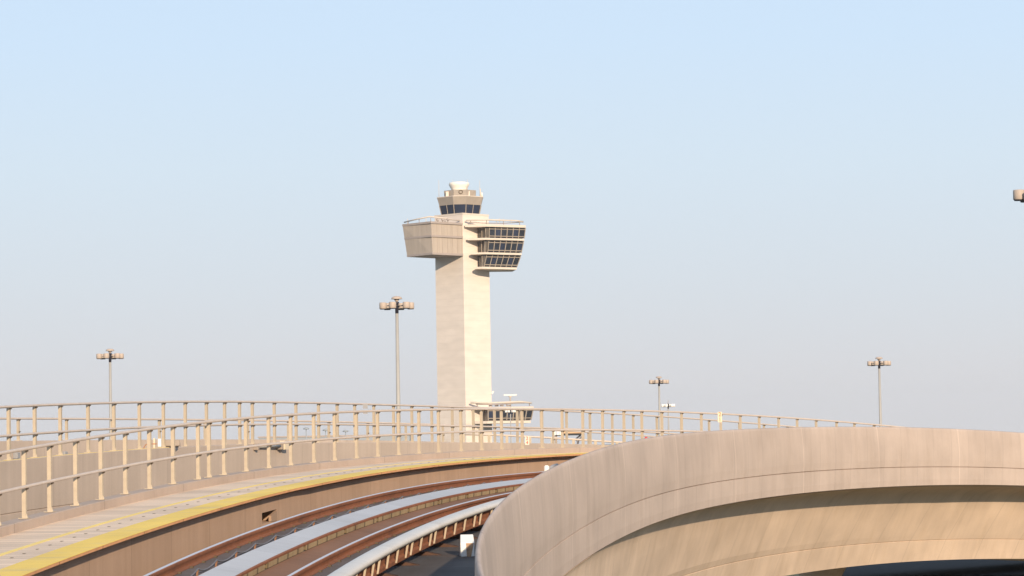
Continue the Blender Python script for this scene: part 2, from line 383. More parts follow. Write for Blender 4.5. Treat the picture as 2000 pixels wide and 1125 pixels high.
# pale filler strips on the walkway wall
for s_, hgt in ((38.68, .30), (39.91, .52), (40.92, .3), (42.96, .28), (44.02, .54), (45.17, .27), (47.0, .30), (48.75, .54), (49.28, .26), (52.6, .3)):
    mb = MB(); m4 = frame(s_, -2.26, -.42)
    mb.hexa([m4 @ Vector(t) for t in ((-.01, -.035, 0), (.008, -.035, 0), (.008, .035, 0), (-.01, .035, 0), (-.01, -.035, hgt), (.008, -.035, hgt), (.008, .035, hgt), (-.01, .035, hgt))])
    mb.build('filler_strip', mat_strip if 'mat_strip' in globals() else 'orangepaint', G) if 0 else mb.build('filler_strip', 'kerb', G)
# a sloped block filling the lit right part of the wall opening
mb = MB(); m4 = frame(47.86, -2.20, -.155)
mb.hexa([m4 @ Vector(t) for t in ((-.035, 0, 0), (.012, 0, 0), (.012, .40, 0), (-.035, .40, 0), (-.035, 0, .10), (.012, 0, .10), (.012, .40, .182), (-.035, .40, .182))])
mb.build('opening_block', 'walkwall', G)
# piers
def pier(parent, s, u, v, g, hw=1.6):
    p = P(s, u, v, g); ps = base(s)[3]
    mb = MB(); h = p.z - GZ
    poly = lambda a, b: [(a * math.cos(t) , b * math.sin(t)) for t in [2 * PI * k / 16 for k in range(16)]]
    mb.prism(poly(.8, .6), -h - .3, poly(.8, .6), -1.2); mb.prism(poly(.8, .6), -1.2, poly(hw, .7), .02)
    o = mb.build('pier', 'web', parent); o.matrix_world = Matrix.Translation(p) @ Matrix.Rotation(-ps, 4, 'Z')
for s_ in (-26, 0, 26, 52, 104, 130, 156): pier(G, s_, -1.0, -2.88, 'p')

# running rails
def rail_thing(uc, label, g='t'):
    r = thing('running_rail', label, 'rail', (0, 0, 0), 0, 'running rails')
    hw = .036
    sweep([(uc - hw, -.045), (uc - hw, -.010), (uc - hw + .012, -.001), (uc + hw - .012, -.001), (uc + hw, -.010), (uc + hw, -.045)], g, smooth=(1, 2, 3)).build('rail_head', 'rust', r)
    sweep([(uc - .020, -.0008), (uc - .018, .002), (uc + .020, .002), (uc + .022, -.0008)], g).build('running_band', 'railhead', r)
    sweep([(uc - .07, -.135), (uc - .07, -.125), (uc - .012, -.112), (uc - .012, -.0455), (uc + .012, -.0455), (uc + .012, -.112), (uc + .07, -.125), (uc + .07, -.135)], g).build('rail_web', 'rust', r)
    s = 32.
    while s < 60:
        for sx in (-1, 1):
            MB().box(-.02, .02, -.04, .04, 0, .02).build('rail_clip', 'bolt', r).matrix_world = frame(s, uc + sx * .085, -.135, 't', .15)
        s += .75
    return r
rail_thing(-.735, 'running rail with bright worn head beside the walkway wall')
rail_thing(.735, 'running rail with bright worn head beside the white power rail cover')

# linear motor reaction rail
R = thing('reaction_rail', 'wide pale aluminium reaction rail on khaki blocks between the two running rails', 'rail')
sweep([(-.224, -.03), (-.224, -.010), (.149, -.012), (.149, -.032)], 't').build('top_plate', 'lim', R)
sweep([(.152, -.045), (.152, -.012), (.175, -.020), (.175, -.050)], 't').build('plate_lip', 'rust', R)
sweep([(-.16, -.135), (-.16, -.032), (.13, -.032), (.13, -.135)], 't').build('support_beam', 'rust', R)
gaps = [33.2, 35.2, 37.37, 40.16, 43.19, 45.73, 48.3, 50.9, 53.5, 56.1, 58.7, 61.3, 64, 66.6, 69.2]
for a_, b_ in zip([30.5] + gaps, gaps + [72]):
    sweep([(.132, -.125), (.132, -.05), (.178, -.055), (.182, -.125)], 't', a=a_ + .09, b=b_ - .09, st=.5).build('support_block', 'khaki', R)
# sagging cable
C = thing('track_cable', 'grey cable hanging in shallow loops beside the reaction rail', 'cable')
nodes = [31.0, 32.2, 33.4, 34.6, 35.75, 36.96, 38.26, 39.52, 40.91, 42.28, 43.61, 44.95, 46.31, 47.7, 49.1, 50.5, 51.9, 53.3, 54.7, 56.1, 57.5, 59.0, 60.4]
pts = []
for a_, b_ in zip(nodes, nodes[1:]):
    for k in range(8):
        t = k / 8; pts.append(P(a_ + (b_ - a_) * t, -.42, -.045 - .24 * t * (1 - t) , 't'))
MB().tube(pts, .011, 6).build('cable_run', 'cable', C)
for s_ in nodes:
    mb = MB(); m4 = frame(s_, -.42, -.136, 't', .15)
    mb.hexa([m4 @ Vector(t) for t in ((-.012, -.014, 0), (.012, -.014, 0), (.012, .014, 0), (-.012, .014, 0), (-.012, -.014, .085), (.012, -.014, .085), (.012, .014, .085), (-.012, .014, .085))])
    mb.build('cable_bracket', 'plinth', C)
# power rail with cover
W = thing('power_rail', 'power rail under a rounded white cover with hanging ribs, right of the track', 'power rail')
cov = [(1.285, .105), (1.30, .128), (1.34, .146), (1.42, .158), (1.49, .158), (1.528, .148), (1.545, .125), (1.547, .085), (1.537, .085), (1.535, .12), (1.51, .138), (1.30, .11)]
sweep(cov, 't', smooth=tuple(range(7))).build('cover', 'cover', W)
sweep([(1.36, -.16), (1.36, .09), (1.49, .09), (1.49, .04), (1.46, .02), (1.46, -.08), (1.50, -.10), (1.50, -.16)], 't').build('contact_rail', 'rust', W)
for i, s_ in enumerate([30.0, 31, 32.2, 33.4, 34.5, 35.2, 36.1, 36.63, 37.41, 38.16, 38.67, 39.46, 40.3, 41.14, 41.58, 42.42, 43.28, 43.69, 44.64, 45.55, 46.45, 47.39, 47.95, 49, 50, 51, 52]):
    mb = MB(); m4 = frame(s_, 1.52, .11, 't', .15)
    mb.hexa([m4 @ Vector(t) for t in ((-.018, -.009, -.25), (.006, -.009, -.24), (.006, .009, -.24), (-.018, .009, -.25), (-.018, -.009, .02), (.014, -.009, .01), (.014, .009, .01), (-.018, .009, .02))])
    mb.build('cover_rib', 'post', W)
for i, s_ in enumerate([31.5, 33.6, 35.7, 37.82, 40.44, 42.22, 44.07, 45.7, 47.6, 49.6]):
    mb = MB(); m4 = frame(s_, 1.50, -.42, 't', .15)
    mb.hexa([m4 @ Vector(t) for t in ((-.4, -.11, 0), (.42, -.11, 0), (.42, .11, 0), (-.4, .11, 0), (-.4, -.11, .12), (.40, -.11, .07), (.40, .11, .07), (-.4, .11, .12))])
    mb.build('support_foot', 'shaderust', W)

# railing builder ------------------------------------------------
def make_post(h):
    f = MB(); wd = .035
    f.box(-.03, .03, -wd, wd, 0, h - .035)
    me = f.build('post', 'post')
    b = MB(); b.box(-.07, .07, -.09, .09, 0, .012); b.hexa([(.031, -.034, .012), (.060, -.034, .012), (.060, -.006, .012), (.031, -.006, .012), (.031, -.028, .075), (.036, -.028, .075), (.036, -.012, .075), (.031, -.012, .075)])
    bo = b.build('base_plate', 'post', me)
    for z in (h - .085, h * .45 - .055):
        MB().hexa([(.031, -.036, z), (.058, -.036, z), (.058, .030, z + .012), (.031, .030, z + .012), (.031, -.036, z + .022), (.058, -.036, z + .022), (.058, .030, z + .030), (.031, .030, z + .030)]).build('rail_clip', 'bolt', me)  # dark wedges under the rails, standing for clips and their cast shadow
    MB().box(.0305, .036, -.03, .002, .02, .055).build('bolt', 'bolt', me)
    return me
def railing(name, label, slist, u, v, g, h, group, a, b, r=.027, mid=.45):
    t = thing(name, label, 'railing', (0, 0, 0), 0, group)
    proto = make_post(h)
    for i, s_ in enumerate(slist):
        o = proto if i == 0 else copy_tree(proto)
        o.parent = t; o.matrix_local = frame(s_, u, v, g) @ Matrix.Rotation(random.uniform(-.035, .035), 4, 'Z') @ Matrix.Rotation(random.uniform(-.006, .006), 4, 'X')
    MB().tube([P(s_, u + .062, v + h - r, g) for s_ in srange(a, b, 1)], r, 8).build('handrail', 'tube', t)
    if mid: MB().tube([P(s_, u + .062, v + h * mid, g) for s_ in srange(a, b, 1)], r * .95, 8).build('middle_rail', 'tube', t)
    return t
near = [30.6, 31.9, 33.1, 34.4, 35.6, 36.8, 38.05, 39.25, 40.47, 41.67, 42.95, 44.24, 45.53, 46.86, 48.22, 49.72, 50.39, 51.32, 52.73, 54.21, 55.67, 57.22, 58.63, 60.11, 61.55, 62.96, 64.33, 65.65, 67.16, 68.54, 69.88, 71.26, 72.59, 73.94,
        75.32, 76.65, 78.08, 79.28, 80.63, 81.96, 83.29, 84.61, 85.94, 87.23, 88.57, 89.84, 91.15, 92.57, 93.81, 95.17, 96.35, 97.7, 99.13]
railing('walkway_railing', 'nearest two rail railing along the kerb of the planked walkway', near, -4.06, .497, 'w', 1.064, 'guideway railings', 26, 112)
second = [49.6, 51.0, 52.37, 53.73, 55.09, 56.62, 58.05, 59.5, 60.87, 62.14, 63.38, 64.45, 65.34, 66.1, 67.41, 68.71, 70.07, 71.2, 72.27, 73.43, 74.62, 75.74, 76.95, 78.2, 79.48, 80.79, 82.18, 83.67, 85.24, 86.72, 88.12, 89.46, 90.97, 92.54, 94.34, 96.29, 97.88, 99.41, 101, 102.6]
railing('walkway_railing', 'second two rail railing on top of the plain wall behind the nearest one', second, -9.70, .804, 'g2', 1.07, 'guideway railings', 44, 116)
third = [60.0, 62.1, 64.2, 66.35, 68.5, 70.57, 72.75, 74.9, 76.96, 78.94, 80.97, 82.95, 84.94, 86.91, 88.91, 91, 93, 95, 97]
railing('walkway_railing', 'low farthest railing with widely spaced posts on the back parapet', third, -15.23, 1.036, 'g3', .60, 'guideway railings', 54, 100, r=.028, mid=0)

# ------------------------------------------------------------ second guideway
G2 = thing('elevated_guideway', 'second guideway behind the first, plain beige side wall with railing above', 'guideway')
fas = [(-9.58, -.85), (-9.58, -.245), (-9.605, -.235), (-9.605, -.22), (-9.585, -.21), (-9.58, .79), (-9.595, .804), (-9.86, .804), (-9.87, .35), (-9.87, -.9)]
for a_, b_ in ((20, 65.22), (66.3, 130)): sweep(fas, 'g2', a=a_, b=b_).build('side_wall', 'wall2', G2)
sweep([(-9.58, .12), (-9.585, .13), (-9.58, .79), (-9.595, .804), (-9.86, .804), (-9.87, .35), (-9.87, .12)], 'g2', a=65.225, b=66.295).build('side_wall', 'wall2', G2)
sweep([(-9.9, -.85), (-9.9, .2), (-10.0, .2), (-10.0, -.85)], 'g2', a=64.5, b=67).build('opening_back', 'dark', G2)
sweep([(-9.60, .8045), (-9.60, .812), (-9.64, .812), (-9.64, .8045)], 'g2', a=46, b=61.5).build('yellow_edge', 'yline', G2)
sweep([(-9.88, -.9), (-9.88, .3), (-15.0, .3), (-15.0, -.9)], 'g2', a=20, b=130).build('deck', 'deckgrey', G2)
sweep([(-15.0, -.9), (-15.05, 1.02), (-15.08, 1.036), (-15.35, 1.036), (-15.4, -.9)], 'g3', a=20, b=130).build('back_parapet', 'wall2', G2)
sweep([(-9.70, -2.6), (-9.55, -.86), (-15.4, -.91), (-14.8, -2.6)], 'g2', a=20, b=130).build('box_girder', 'web', G2)
for s_ in (27, 53, 79, 105): pier(G2, s_, -12.3, -2.58, 'g2')
# grey junction boxes on the back parapet
for s_, lab in ((65.88, 'small grey junction box on the far parapet, nearest the left picture edge'), (68.01, 'small round grey junction box on the far parapet, second from the left'),
                (69.9, 'small square grey junction box on the far parapet, third from the left'), (72.01, 'small round grey junction box on the far parapet, last before the camera housing')):
    t = thing('junction_box', lab, 'junction box', (0, 0, 0), 0, 'junction boxes on the far parapet'); t.matrix_world = frame(s_, -15.02, .66, 'g3')
    mb = MB(); mb.box(-.02, .10, -.08, .08, -.08, .08); mb.build('box_body', 'grey', t, bevel=.012)
    mb = MB(); mb.box(.10, .115, -.065, .065, -.065, .065); mb.build('cover_plate', 'grey', t)

# wall mounted camera housing with cable
t = thing('camera_housing', 'grey cylinder housing with white front and bent cable, on the second wall', 'camera')
t.matrix_world = Matrix.Translation(P(60.9, -9.75, .804, 'g2'))
mb = MB(); mb.prism([(0, 0), (.40, .06), (.40, .20), (0, .15)], .03, [(0, .0), (.40, .06), (.38, .20), (0, .15)], .18); mb.build('housing', 'gantry', t, bevel=.015)
mb = MB(); mb.box(-.10, -.005, -.01, .16, .02, .205); mb.build('front_face', 'white', t, bevel=.01)
mb = MB(); mb.box(.02, .36, .03, .14, .0, .028); mb.build('base', 'dark', t)
MB().tube([(-.42, -.02, -.12), (-.41, -.02, .02), (-.37, -.02, .075), (-.28, -.01, .09), (-.12, .0, .09)], .011, 6).build('cable', 'signb', t)
mb = MB(); mb.box(-.20, -.16, .0, .06, .0, .22); mb.build('bracket', 'signc', t)
def cyl(mb, a, b, r, n=14): return mb.tube([a, b], r, n)
# horizontal tube on the wall further on
t = thing('tube_fixture', 'horizontal tube with end brackets fixed near the top of the second wall', 'wall fixture')
t.matrix_world = frame(65.9, -9.50, .74, 'g2')
cyl(MB(), (0, .05, 0), (0, 1.45, .0), .035, 10).build('tube', 'pole', t)
for yy, nm in ((.0, 'end_bracket'), (1.5, 'end_bracket')):
    mb = MB(); mb.box(-.08, .05, yy - .05, yy + .05, -.09, .07); mb.build(nm, 'gantry', t, bevel=.01)
mb = MB(); mb.box(-.085, .06, 1.62, 1.86, -.09, .13); mb.build('end_box', 'signc', t)

# white cabinet on the deck near the parapet
t = thing('trackside_box', 'white box with a brown stained front, on the dark deck beside the parapet', 'equipment box')
t.matrix_world = frame(43.6, 2.03, -.50, 'p') @ Matrix.Rotation(math.radians(14), 4, 'Z')
mb = MB(); mb.hexa([(-.115, 0, 0), (.10, 0, 0), (.10, .30, 0), (-.115, .30, 0), (-.12, 0, .22), (.10, 0, .22), (.10, .22, .34), (-.10, .22, .34)]); mb.build('box_body', 'white', t, bevel=.006)
mb = MB(); mb.prism([(-.02, -.006), (.045, -.006), (.045, 0), (-.02, 0)], .0, [(-.03, -.006), (.09, -.006), (.09, 0), (-.03, 0)], .21); mb.build('stain_patch', 'stainw', t)
# small white lamp at the inner face of the parapet
t = thing('marker_lamp', 'small white lamp with grey conduit peeking over the parapet inner edge', 'lamp')
t.matrix_world = Matrix.Translation(at(1068, 919, 47.6))
mb = MB(); mb.box(-.045, .04, -.05, .05, -.09, .09); mb.build('lamp_body', 'lampw', t, bevel=.02)
MB().tube([(.04, .05, .03), (.12, .6, .07), (.20, 1.4, .08)], .03, 8).build('conduit', 'grey', t)

# signs on the railings
def text_obj(body, size, m, parent, loc, name='lettering', depth=.004):
    c = bpy.data.curves.new(name, 'FONT'); c.body = body; c.size = size; c.extrude = depth; c.align_x = 'CENTER'; c.align_y = 'CENTER'
    o = bpy.data.objects.new('tmp', c); COL.objects.link(o)
    dg = bpy.context.evaluated_depsgraph_get(); me = bpy.data.meshes.new_from_object(o.evaluated_get(dg)); bpy.data.objects.remove(o)
    me.materials.clear(); me.materials.append(M[m]); q = bpy.data.objects.new(name, me); COL.objects.link(q); q.parent = parent
    q.location = loc; q.rotation_euler = (PI / 2, 0, 0); return q
def sign(px, py, Y, wd, hg, face, chars, cm, label, th=.02):
    t = thing('number_sign', label, 'sign'); t.matrix_world = Matrix.Translation(at(px, py, Y))
    if face:
        mb = MB(); mb.box(-wd / 2, wd / 2, 0, th, -hg / 2, hg / 2); mb.build('sign_face', face, t)
    n = len(chars)
    for i, ch in enumerate(chars):
        zc = hg / 2 - hg * (i + .5) / n
        text_obj(ch, hg / n * 1.12, cm, t, (0, -.006, zc))
    return t
sign(1029.5, 860.5, 68.0, .10, .21, 'signw', ['2', '4'], 'red', 'small narrow pink sign with red numbers low on the railing, right of the lower cab')
sign(1406, 814.5, 79.5, .12, .30, 'signc', ['2', '1'], 'signb', 'small cream sign with brown numbers on the railing above the parapet')
t = thing('blank_sign', 'small grey double plate on the railing, left of the tall lamp pole', 'sign'); t.matrix_world = Matrix.Translation(at(713.5, 799, 64.5))
mb = MB(); mb.box(-.055, .055, 0, .015, .01, .115); mb.build('upper_plate', 'grey', t)
mb = MB(); mb.box(-.055, .055, 0, .015, -.115, -.055); mb.build('lower_plate', 'grey', t)
t = thing('warning_light', 'tiny red light just above the parapet edge, behind the railings', 'light'); t.matrix_world = Matrix.Translation(at(1262, 859.5, 85))
MB().lathe([(.03, -.12), (.03, -.02), (.06, -.02), (.065, .03), (.05, .08), (.01, .10)], 12).build('light_body', 'red', t)
MB().lathe([(.02, -1.0), (.02, -.12)], 8).build('stem', 'gantry', t)

# ------------------------------------------------------------ control tower
TD = 945.0; PM = FPX / TD
def T2(px, dep): return ((px - 903) / PM, dep)
org = at(909, 865, TD); org.z = 0
def TZ(py): return (866 - py) / PM
T = thing('control_tower', 'tall pale concrete control tower with two cantilevered wings and a flared glass cab', 'control tower', (org.x, org.y, GZ))
T.location = (org.x, org.y, 0)
def tp(pts): return [T2(a, b) for a, b in pts]
shaft = tp([(905.5, -9.4), (955.5, .2), (901, 9.4), (850, -.2)])
MB().prism(shaft, GZ, shaft, TZ(422)).build('shaft', 'shaft', T)
sh2 = [(x * 1.015, y * 1.015) for x, y in shaft]
for zz in (438, 430): pass
# fine horizontal pour lines
for k in range(34):
    z = GZ + 6 + k * 2.55
    if z < TZ(425): MB().prism([(x * 1.002, y * 1.002) for x, y in shaft], z, [(x * 1.002, y * 1.002) for x, y in shaft], z + .06).build('pour_line', 'slab' , T)
MB().prism([(x * 1.02, y * 1.02) for x, y in shaft], TZ(424), [(x * 1.02, y * 1.02) for x, y in shaft], TZ(420.6)).build('shaft_cap', 'slab', T)
# left wing: long axis towards the viewer's left
def wingpoly(dx_left, dx_mid, k=1.0): return tp([(905, -9.3), (dx_mid, -18.5), (dx_left, -8.6), (850, .5)])
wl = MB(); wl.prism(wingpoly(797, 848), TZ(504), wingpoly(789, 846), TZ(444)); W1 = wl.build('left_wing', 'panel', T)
W1['label'] = 'left wing clad in plain tan panels'
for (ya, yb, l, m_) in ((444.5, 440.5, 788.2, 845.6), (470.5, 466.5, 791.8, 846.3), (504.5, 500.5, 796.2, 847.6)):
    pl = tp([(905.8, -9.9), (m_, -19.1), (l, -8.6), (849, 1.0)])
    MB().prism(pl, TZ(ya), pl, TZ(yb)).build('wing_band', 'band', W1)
# vertical panel seams
for f in (.17, .33, .5, .67, .83):
    for a, b, a2, b2 in (((905, -9.35), (846, -18.6), (905, -9.35), (848, -18.6)), ((846, -18.6), (789, -8.7), (848, -18.6), (797, -8.7))):
        x0, y0 = T2(a[0] + (b[0] - a[0]) * f, a[1] + (b[1] - a[1]) * f); x1, y1 = T2(a2[0] + (b2[0] - a2[0]) * f, a2[1] + (b2[1] - a2[1]) * f)
        MB().hexa([(x1 - .02, y1 - .04, TZ(500)), (x1 + .02, y1 - .04, TZ(500)), (x1 + .02, y1 + .04, TZ(500)), (x1 - .02, y1 + .04, TZ(500)),
                   (x0 - .02, y0 - .04, TZ(444.6)), (x0 + .02, y0 - .04, TZ(444.6)), (x0 + .02, y0 + .04, TZ(444.6)), (x0 - .02, y0 + .04, TZ(444.6))]).build('panel_seam', 'band', W1)
# right wing: three glazed storeys
storeys = [(449, 470, 952, 1027, 951.5, 1024), (475, 498, 951, 1023, 948.5, 1018), (503, 526, 946.5, 1017, 941, 1008.5)]
def rpoly(b, c): return [(934, -3.9), (b, -9.0), (c, -2.2), (c - 10, 7.5), (940, 6.0)]
W2 = MB().prism(tp(rpoly(941, 1008)), TZ(529), tp(rpoly(952, 1027)), TZ(446)).build('right_wing', 'glassd', T)
W2['label'] = 'right wing with three storeys of dark windows between pale floor slabs'
def lerp(a, b, t): return a + (b - a) * t
for (yt, yb, bt, ct, bb, cb) in storeys:
    A0, A1 = T2(bb, -9.0), T2(cb, -2.2); B0, B1 = T2(bt, -9.0), T2(ct, -2.2); zb, zt = TZ(yb), TZ(yt)
    def pt(f, h, off=.0):
        x = lerp(lerp(A0[0], A1[0], f), lerp(B0[0], B1[0], f), h); y_ = lerp(A0[1], A1[1], f)
        nx, ny = (A1[1] - A0[1]), -(A1[0] - A0[0]); l = math.hypot(nx, ny)
        return (x + nx / l * off, y_ + ny / l * off, lerp(zb, zt, h))
    def slab_(f0, f1, h0, h1, o0, o1):
        q = [pt(f0, h0, o1), pt(f1, h0, o1), pt(f1, h0, o0), pt(f0, h0, o0), pt(f0, h1, o1), pt(f1, h1, o1), pt(f1, h1, o0), pt(f0, h1, o0)]
        return MB().hexa(q)
    nb = 6; e = .06
    for i in range(nb):
        f0 = e + (1 - e) * i / nb; f1 = e + (1 - e) * (i + 1) / nb
        wdo = slab_(f0 + .004, f1 - .004, .20, .82, .03, .12).build('window', 'glass' if (i + int(yt)) % 3 else 'glassb', W2)
        slab_(f0 + .01, f1 - .01, .86, .97, .03, .10).build('clerestory', 'dark', W2)
        slab_(f0 + .01, f1 - .01, .03, .14, .03, .10).build('spandrel_vent', 'dark', W2)
    for i in range(nb + 1):
        f0 = e + (1 - e) * i / nb; slab_(f0 - .009, f0 + .009, 0, 1, .125, .30).build('mullion', 'mull', W2)
    for h0, h1 in ((.14, .21), (.80, .86)): slab_(e, 1, h0, h1, .10, .22).build('transom', 'mull', W2)
    # side glazing mullions facing left
    C0, C1 = T2(934, -3.9), T2(lerp(bb, bt, .5), -9.0)
    for f in (.05, .55, .97):
        x_, y_ = lerp(C0[0], C1[0], f), lerp(C0[1], C1[1], f)
        MB().box(x_ - .35, x_ - .12, y_ - .1, y_ + .1, zb, zt).build('side_mullion', 'mull', W2)
def slabpoly(l, b, c): return [(l, -10.1), (b, -10.6), (c, -2.9), (c - 9, 8.5), (938, 7)]
for (ya, yb, l, b, c) in ((448.9, 444, 910, 952, 1027.8), (474.4, 470.6, 914, 951, 1024.5), (502.4, 498.6, 921, 948, 1019), (530.6, 526.6, 929, 944, 1009)):
    pl = tp(slabpoly(l, b, c)); MB().prism(pl, TZ(ya), pl, TZ(yb)).build('floor_slab', 'slab', W2)
# lower cantilever cab
L3 = MB().prism(tp([(939, -3.4), (948, -10), (1029, -3), (1018, 7), (940, 6)]), TZ(830), tp([(939, -3.4), (948, -10), (1036, -3), (1026, 7), (940, 6)]), TZ(799)).build('lower_cab', 'glassd', T)
L3['label'] = 'small glazed cab low on the right side of the shaft'
A0, A1, B0, B1 = T2(948, -10), T2(1031, -3), T2(948, -10), T2(1036, -3); zb, zt = TZ(824), TZ(801.5)
nb = 7
def pt(f, h, off=.0):
    x = lerp(lerp(A0[0], A1[0], f), lerp(B0[0], B1[0], f), h); y_ = lerp(A0[1], A1[1], f)
    nx, ny = (A1[1] - A0[1]), -(A1[0] - A0[0]); l = math.hypot(nx, ny)
    return (x + nx / l * off, y_ + ny / l * off, lerp(zb, zt, h))
def slab_(f0, f1, h0, h1, o0, o1):
    return MB().hexa([pt(f0, h0, o1), pt(f1, h0, o1), pt(f1, h0, o0), pt(f0, h0, o0), pt(f0, h1, o1), pt(f1, h1, o1), pt(f1, h1, o0), pt(f0, h1, o0)])
for i in range(nb):
    f0, f1 = i / nb, (i + 1) / nb
    slab_(f0 + .01, f1 - .01, .22, .80, .03, .10).build('window', 'glassb' if i in (0, 3) else 'glass', L3)
    slab_(f0 + .01, f1 - .01, .86, .97, .03, .10).build('clerestory', 'dark', L3)
    slab_(f0 + .01, f1 - .01, .03, .14, .03, .10).build('spandrel_vent', 'dark', L3)
for i in range(nb + 1): slab_(i / nb - .010, i / nb + .010, 0, 1, .10, .42).build('mullion', 'mull', L3)
for h0, h1 in ((.14, .21), (.80, .86)): slab_(0, 1, h0, h1, .10, .24).build('transom', 'mull', L3)
for (ya, yb, l, b, c) in ((801.2, 798, 920, 947, 1037), (830, 825, 923, 947, 1031)):
    pl = tp([(l, -9.6), (b, -11.2), (c, -3.6), (c - 9, 8.5), (938, 7)]); MB().prism(pl, TZ(ya), pl, TZ(yb)).build('floor_slab', 'slab', L3)
# roof tracks and rails
def tubeT(pts, r, m, parent, name):
    return MB().tube([(*T2(a, d), TZ(p)) for a, p, d in pts], r, 8).build(name, m, parent)
tubeT([(792, 436.5, -7.8), (815, 433.5, -12.5), (843, 430.8, -17.5), (870, 432.5, -13.5), (900, 435.5, -9)], .24, 'slab', W1, 'roof_track')
for a, d in ((800, -9), (822, -13), (845, -17), (872, -13)): tubeT([(a, 441, d), (a, 433, d)], .12, 'band', W1, 'track_post')
for a in (856, 866, 876): tubeT([(a, 434, -15), (a + 3, 439, -15)], .35, 'band', W1, 'roof_unit')
tubeT([(912, 436, -10), (955, 434.8, -8.6), (990, 435.5, -6), (1010, 435.5, -4), (1023, 437, -2)], .28, 'slab', W2, 'roof_track')
tubeT([(918, 439.5, -9), (950, 440.5, -7), (985, 440.5, -5), (1008, 438.5, -3), (1021, 437, -2)], .16, 'band', W2, 'roof_track')
for a, d in ((921, -9), (952, -8), (985, -6), (1016, -3)): tubeT([(a, 443.5, d), (a, 435.5, d)], .13, 'band', W2, 'track_post')
for a, p in ((798, 429), (834, 426), (971, 433), (977, 431), (985, 432), (1000, 434)): tubeT([(a, 441, -6), (a, p, -6)], .09, 'slab', W2 if a > 903 else W1, 'roof_rod')
tubeT([(915, 789, -10), (950, 790, -9.5), (985, 789.5, -8), (1010, 788.5, -6), (1033, 791, -4)], .32, 'slab', L3, 'roof_track')
tubeT([(925, 792, -9), (960, 793.5, -9), (1000, 791.5, -7), (1030, 790.5, -4)], .16, 'band', L3, 'roof_track')
for a, d in ((928, -9), (985, -7), (1029, -4)): tubeT([(a, 797, d), (a, 789, d)], .16, 'band', L3, 'track_post')
for a in (950, 962, 972, 984): tubeT([(a, 795.5, -7), (a + 7, 795.3, -7)], .25, 'band', L3, 'roof_unit')
# surface radar bar on its mast
t = MB(); t.lathe([(.25, TZ(797)), (.25, TZ(779)), (.7, TZ(777.5)), (.7, TZ(776))], 10, T2(992, -2)); t.build('radar_mast', 'slab', L3)
x_, y_ = T2(992, -2); MB().box(x_ - 2.2, x_ + 2.2, y_ - .4, y_ + .4, TZ(776), TZ(773.6)).build('radar_antenna', 'dome', L3)
x_, y_ = T2(957.5, -.5)
MB().hexa([(x_ - .4, y_, TZ(772)), (x_ + .1, y_ - .2, TZ(772)), (x_ + .1, y_ + .3, TZ(772)), (x_ - .4, y_ + .4, TZ(772)), (x_ - .1, y_, TZ(767)), (x_ + .6, y_ - .2, TZ(766)), (x_ + .6, y_ + .3, TZ(766)), (x_ - .1, y_ + .4, TZ(767))]).build('side_dish', 'dome', T)
# glass cab
def octa(r, fr=.42):
    # eight sided plan with a narrow flat face towards the viewer
    a = r * fr; pts = [(-a, -r), (a, -r), (r, -a), (r, a), (a, r), (-a, r), (-r, a), (-r, -a)]
    return pts
cx = (900.5 - 903) / PM
def oc(r, fr=.30): return [(x + cx, y) for x, y in octa(r, fr)]
CAB = MB().prism(oc(36.5 / PM), TZ(421), oc(40.2 / PM), TZ(403)).build('cab', 'glassb', T)
CAB['label'] = 'flared glass cab on top of the shaft'
MB().prism(oc(40.6 / PM), TZ(403), oc(45 / PM), TZ(386.8)).build('cab_fascia', 'cabpanel', CAB)
MB().prism(oc(45.2 / PM), TZ(387.6), oc(45.2 / PM), TZ(386.2)).build('cab_roof', 'slab', CAB)
MB().prism(oc(37.2 / PM), TZ(421.5), oc(37.2 / PM), TZ(419.8)).build('cab_sill', 'dark', CAB)
MB().prism(oc(30.5 / PM, .38), TZ(386.4), oc(31.2 / PM, .38), TZ(373.5)).build('penthouse', 'cabpanel', CAB)
b0, b1 = oc(36.7 / PM), oc(40.6 / PM)
def bar(p0, p1, w_=.16, m_='mull', nm='cab_mullion'):
    MB().tube([p0, p1], w_, 6, False).build(nm, m_, CAB)
for i in range(8):
    bar((*b0[i], TZ(421)), (*b1[i], TZ(402.5)))
    j = (i + 1) % 8
    if i in (1, 3, 5, 7):
        bar(((b0[i][0] + b0[j][0]) / 2, (b0[i][1] + b0[j][1]) / 2, TZ(421)), ((b1[i][0] + b1[j][0]) / 2, (b1[i][1] + b1[j][1]) / 2, TZ(402.5)), .13)
# round emblem ring on the penthouse front
rg = MB(); zc = TZ(378); yf = -31.2 / PM
x_ = cx + .35
rg.tube([(x_ + .62 * math.cos(t), yf - .12, zc + .62 * math.sin(t)) for t in [2 * PI * k / 20 for k in range(21)]], .13, 6); rg.build('round_emblem', 'bolt', CAB)
for a, w_ in ((876, 1.0), (918, .8)):
    xx, yy = T2(a, -5); MB().box(xx - w_ / 2, xx + w_ / 2, -4.5, -3.6, TZ(385.5), TZ(376)).build('roof_unit', 'slab', CAB)
MB().lathe([(2.75, TZ(374)), (2.8, TZ(370)), (3.1, TZ(366.5)), (3.5, TZ(362.5)), (3.6, TZ(359.5)), (3.4, TZ(357.2)), (2.6, TZ(356)), (.3, TZ(355.6))], 28, ((899 - 903) / PM, 0)).build('radar_dome', 'dome', CAB)
for a, p0, p1 in ((859.5, 386, 352), (887, 374, 353), (915.5, 374, 352), (939.5, 386, 354), (940.5, 386, 370)):
    r_ = .09 if a != 940.5 else .3
    xx, yy = T2(a, -2 if a < 930 else -1.5); MB().lathe([(r_, TZ(p0)), (r_ * .6, TZ(p1))], 6, (xx, yy)).build('antenna_rod', 'slab', CAB)
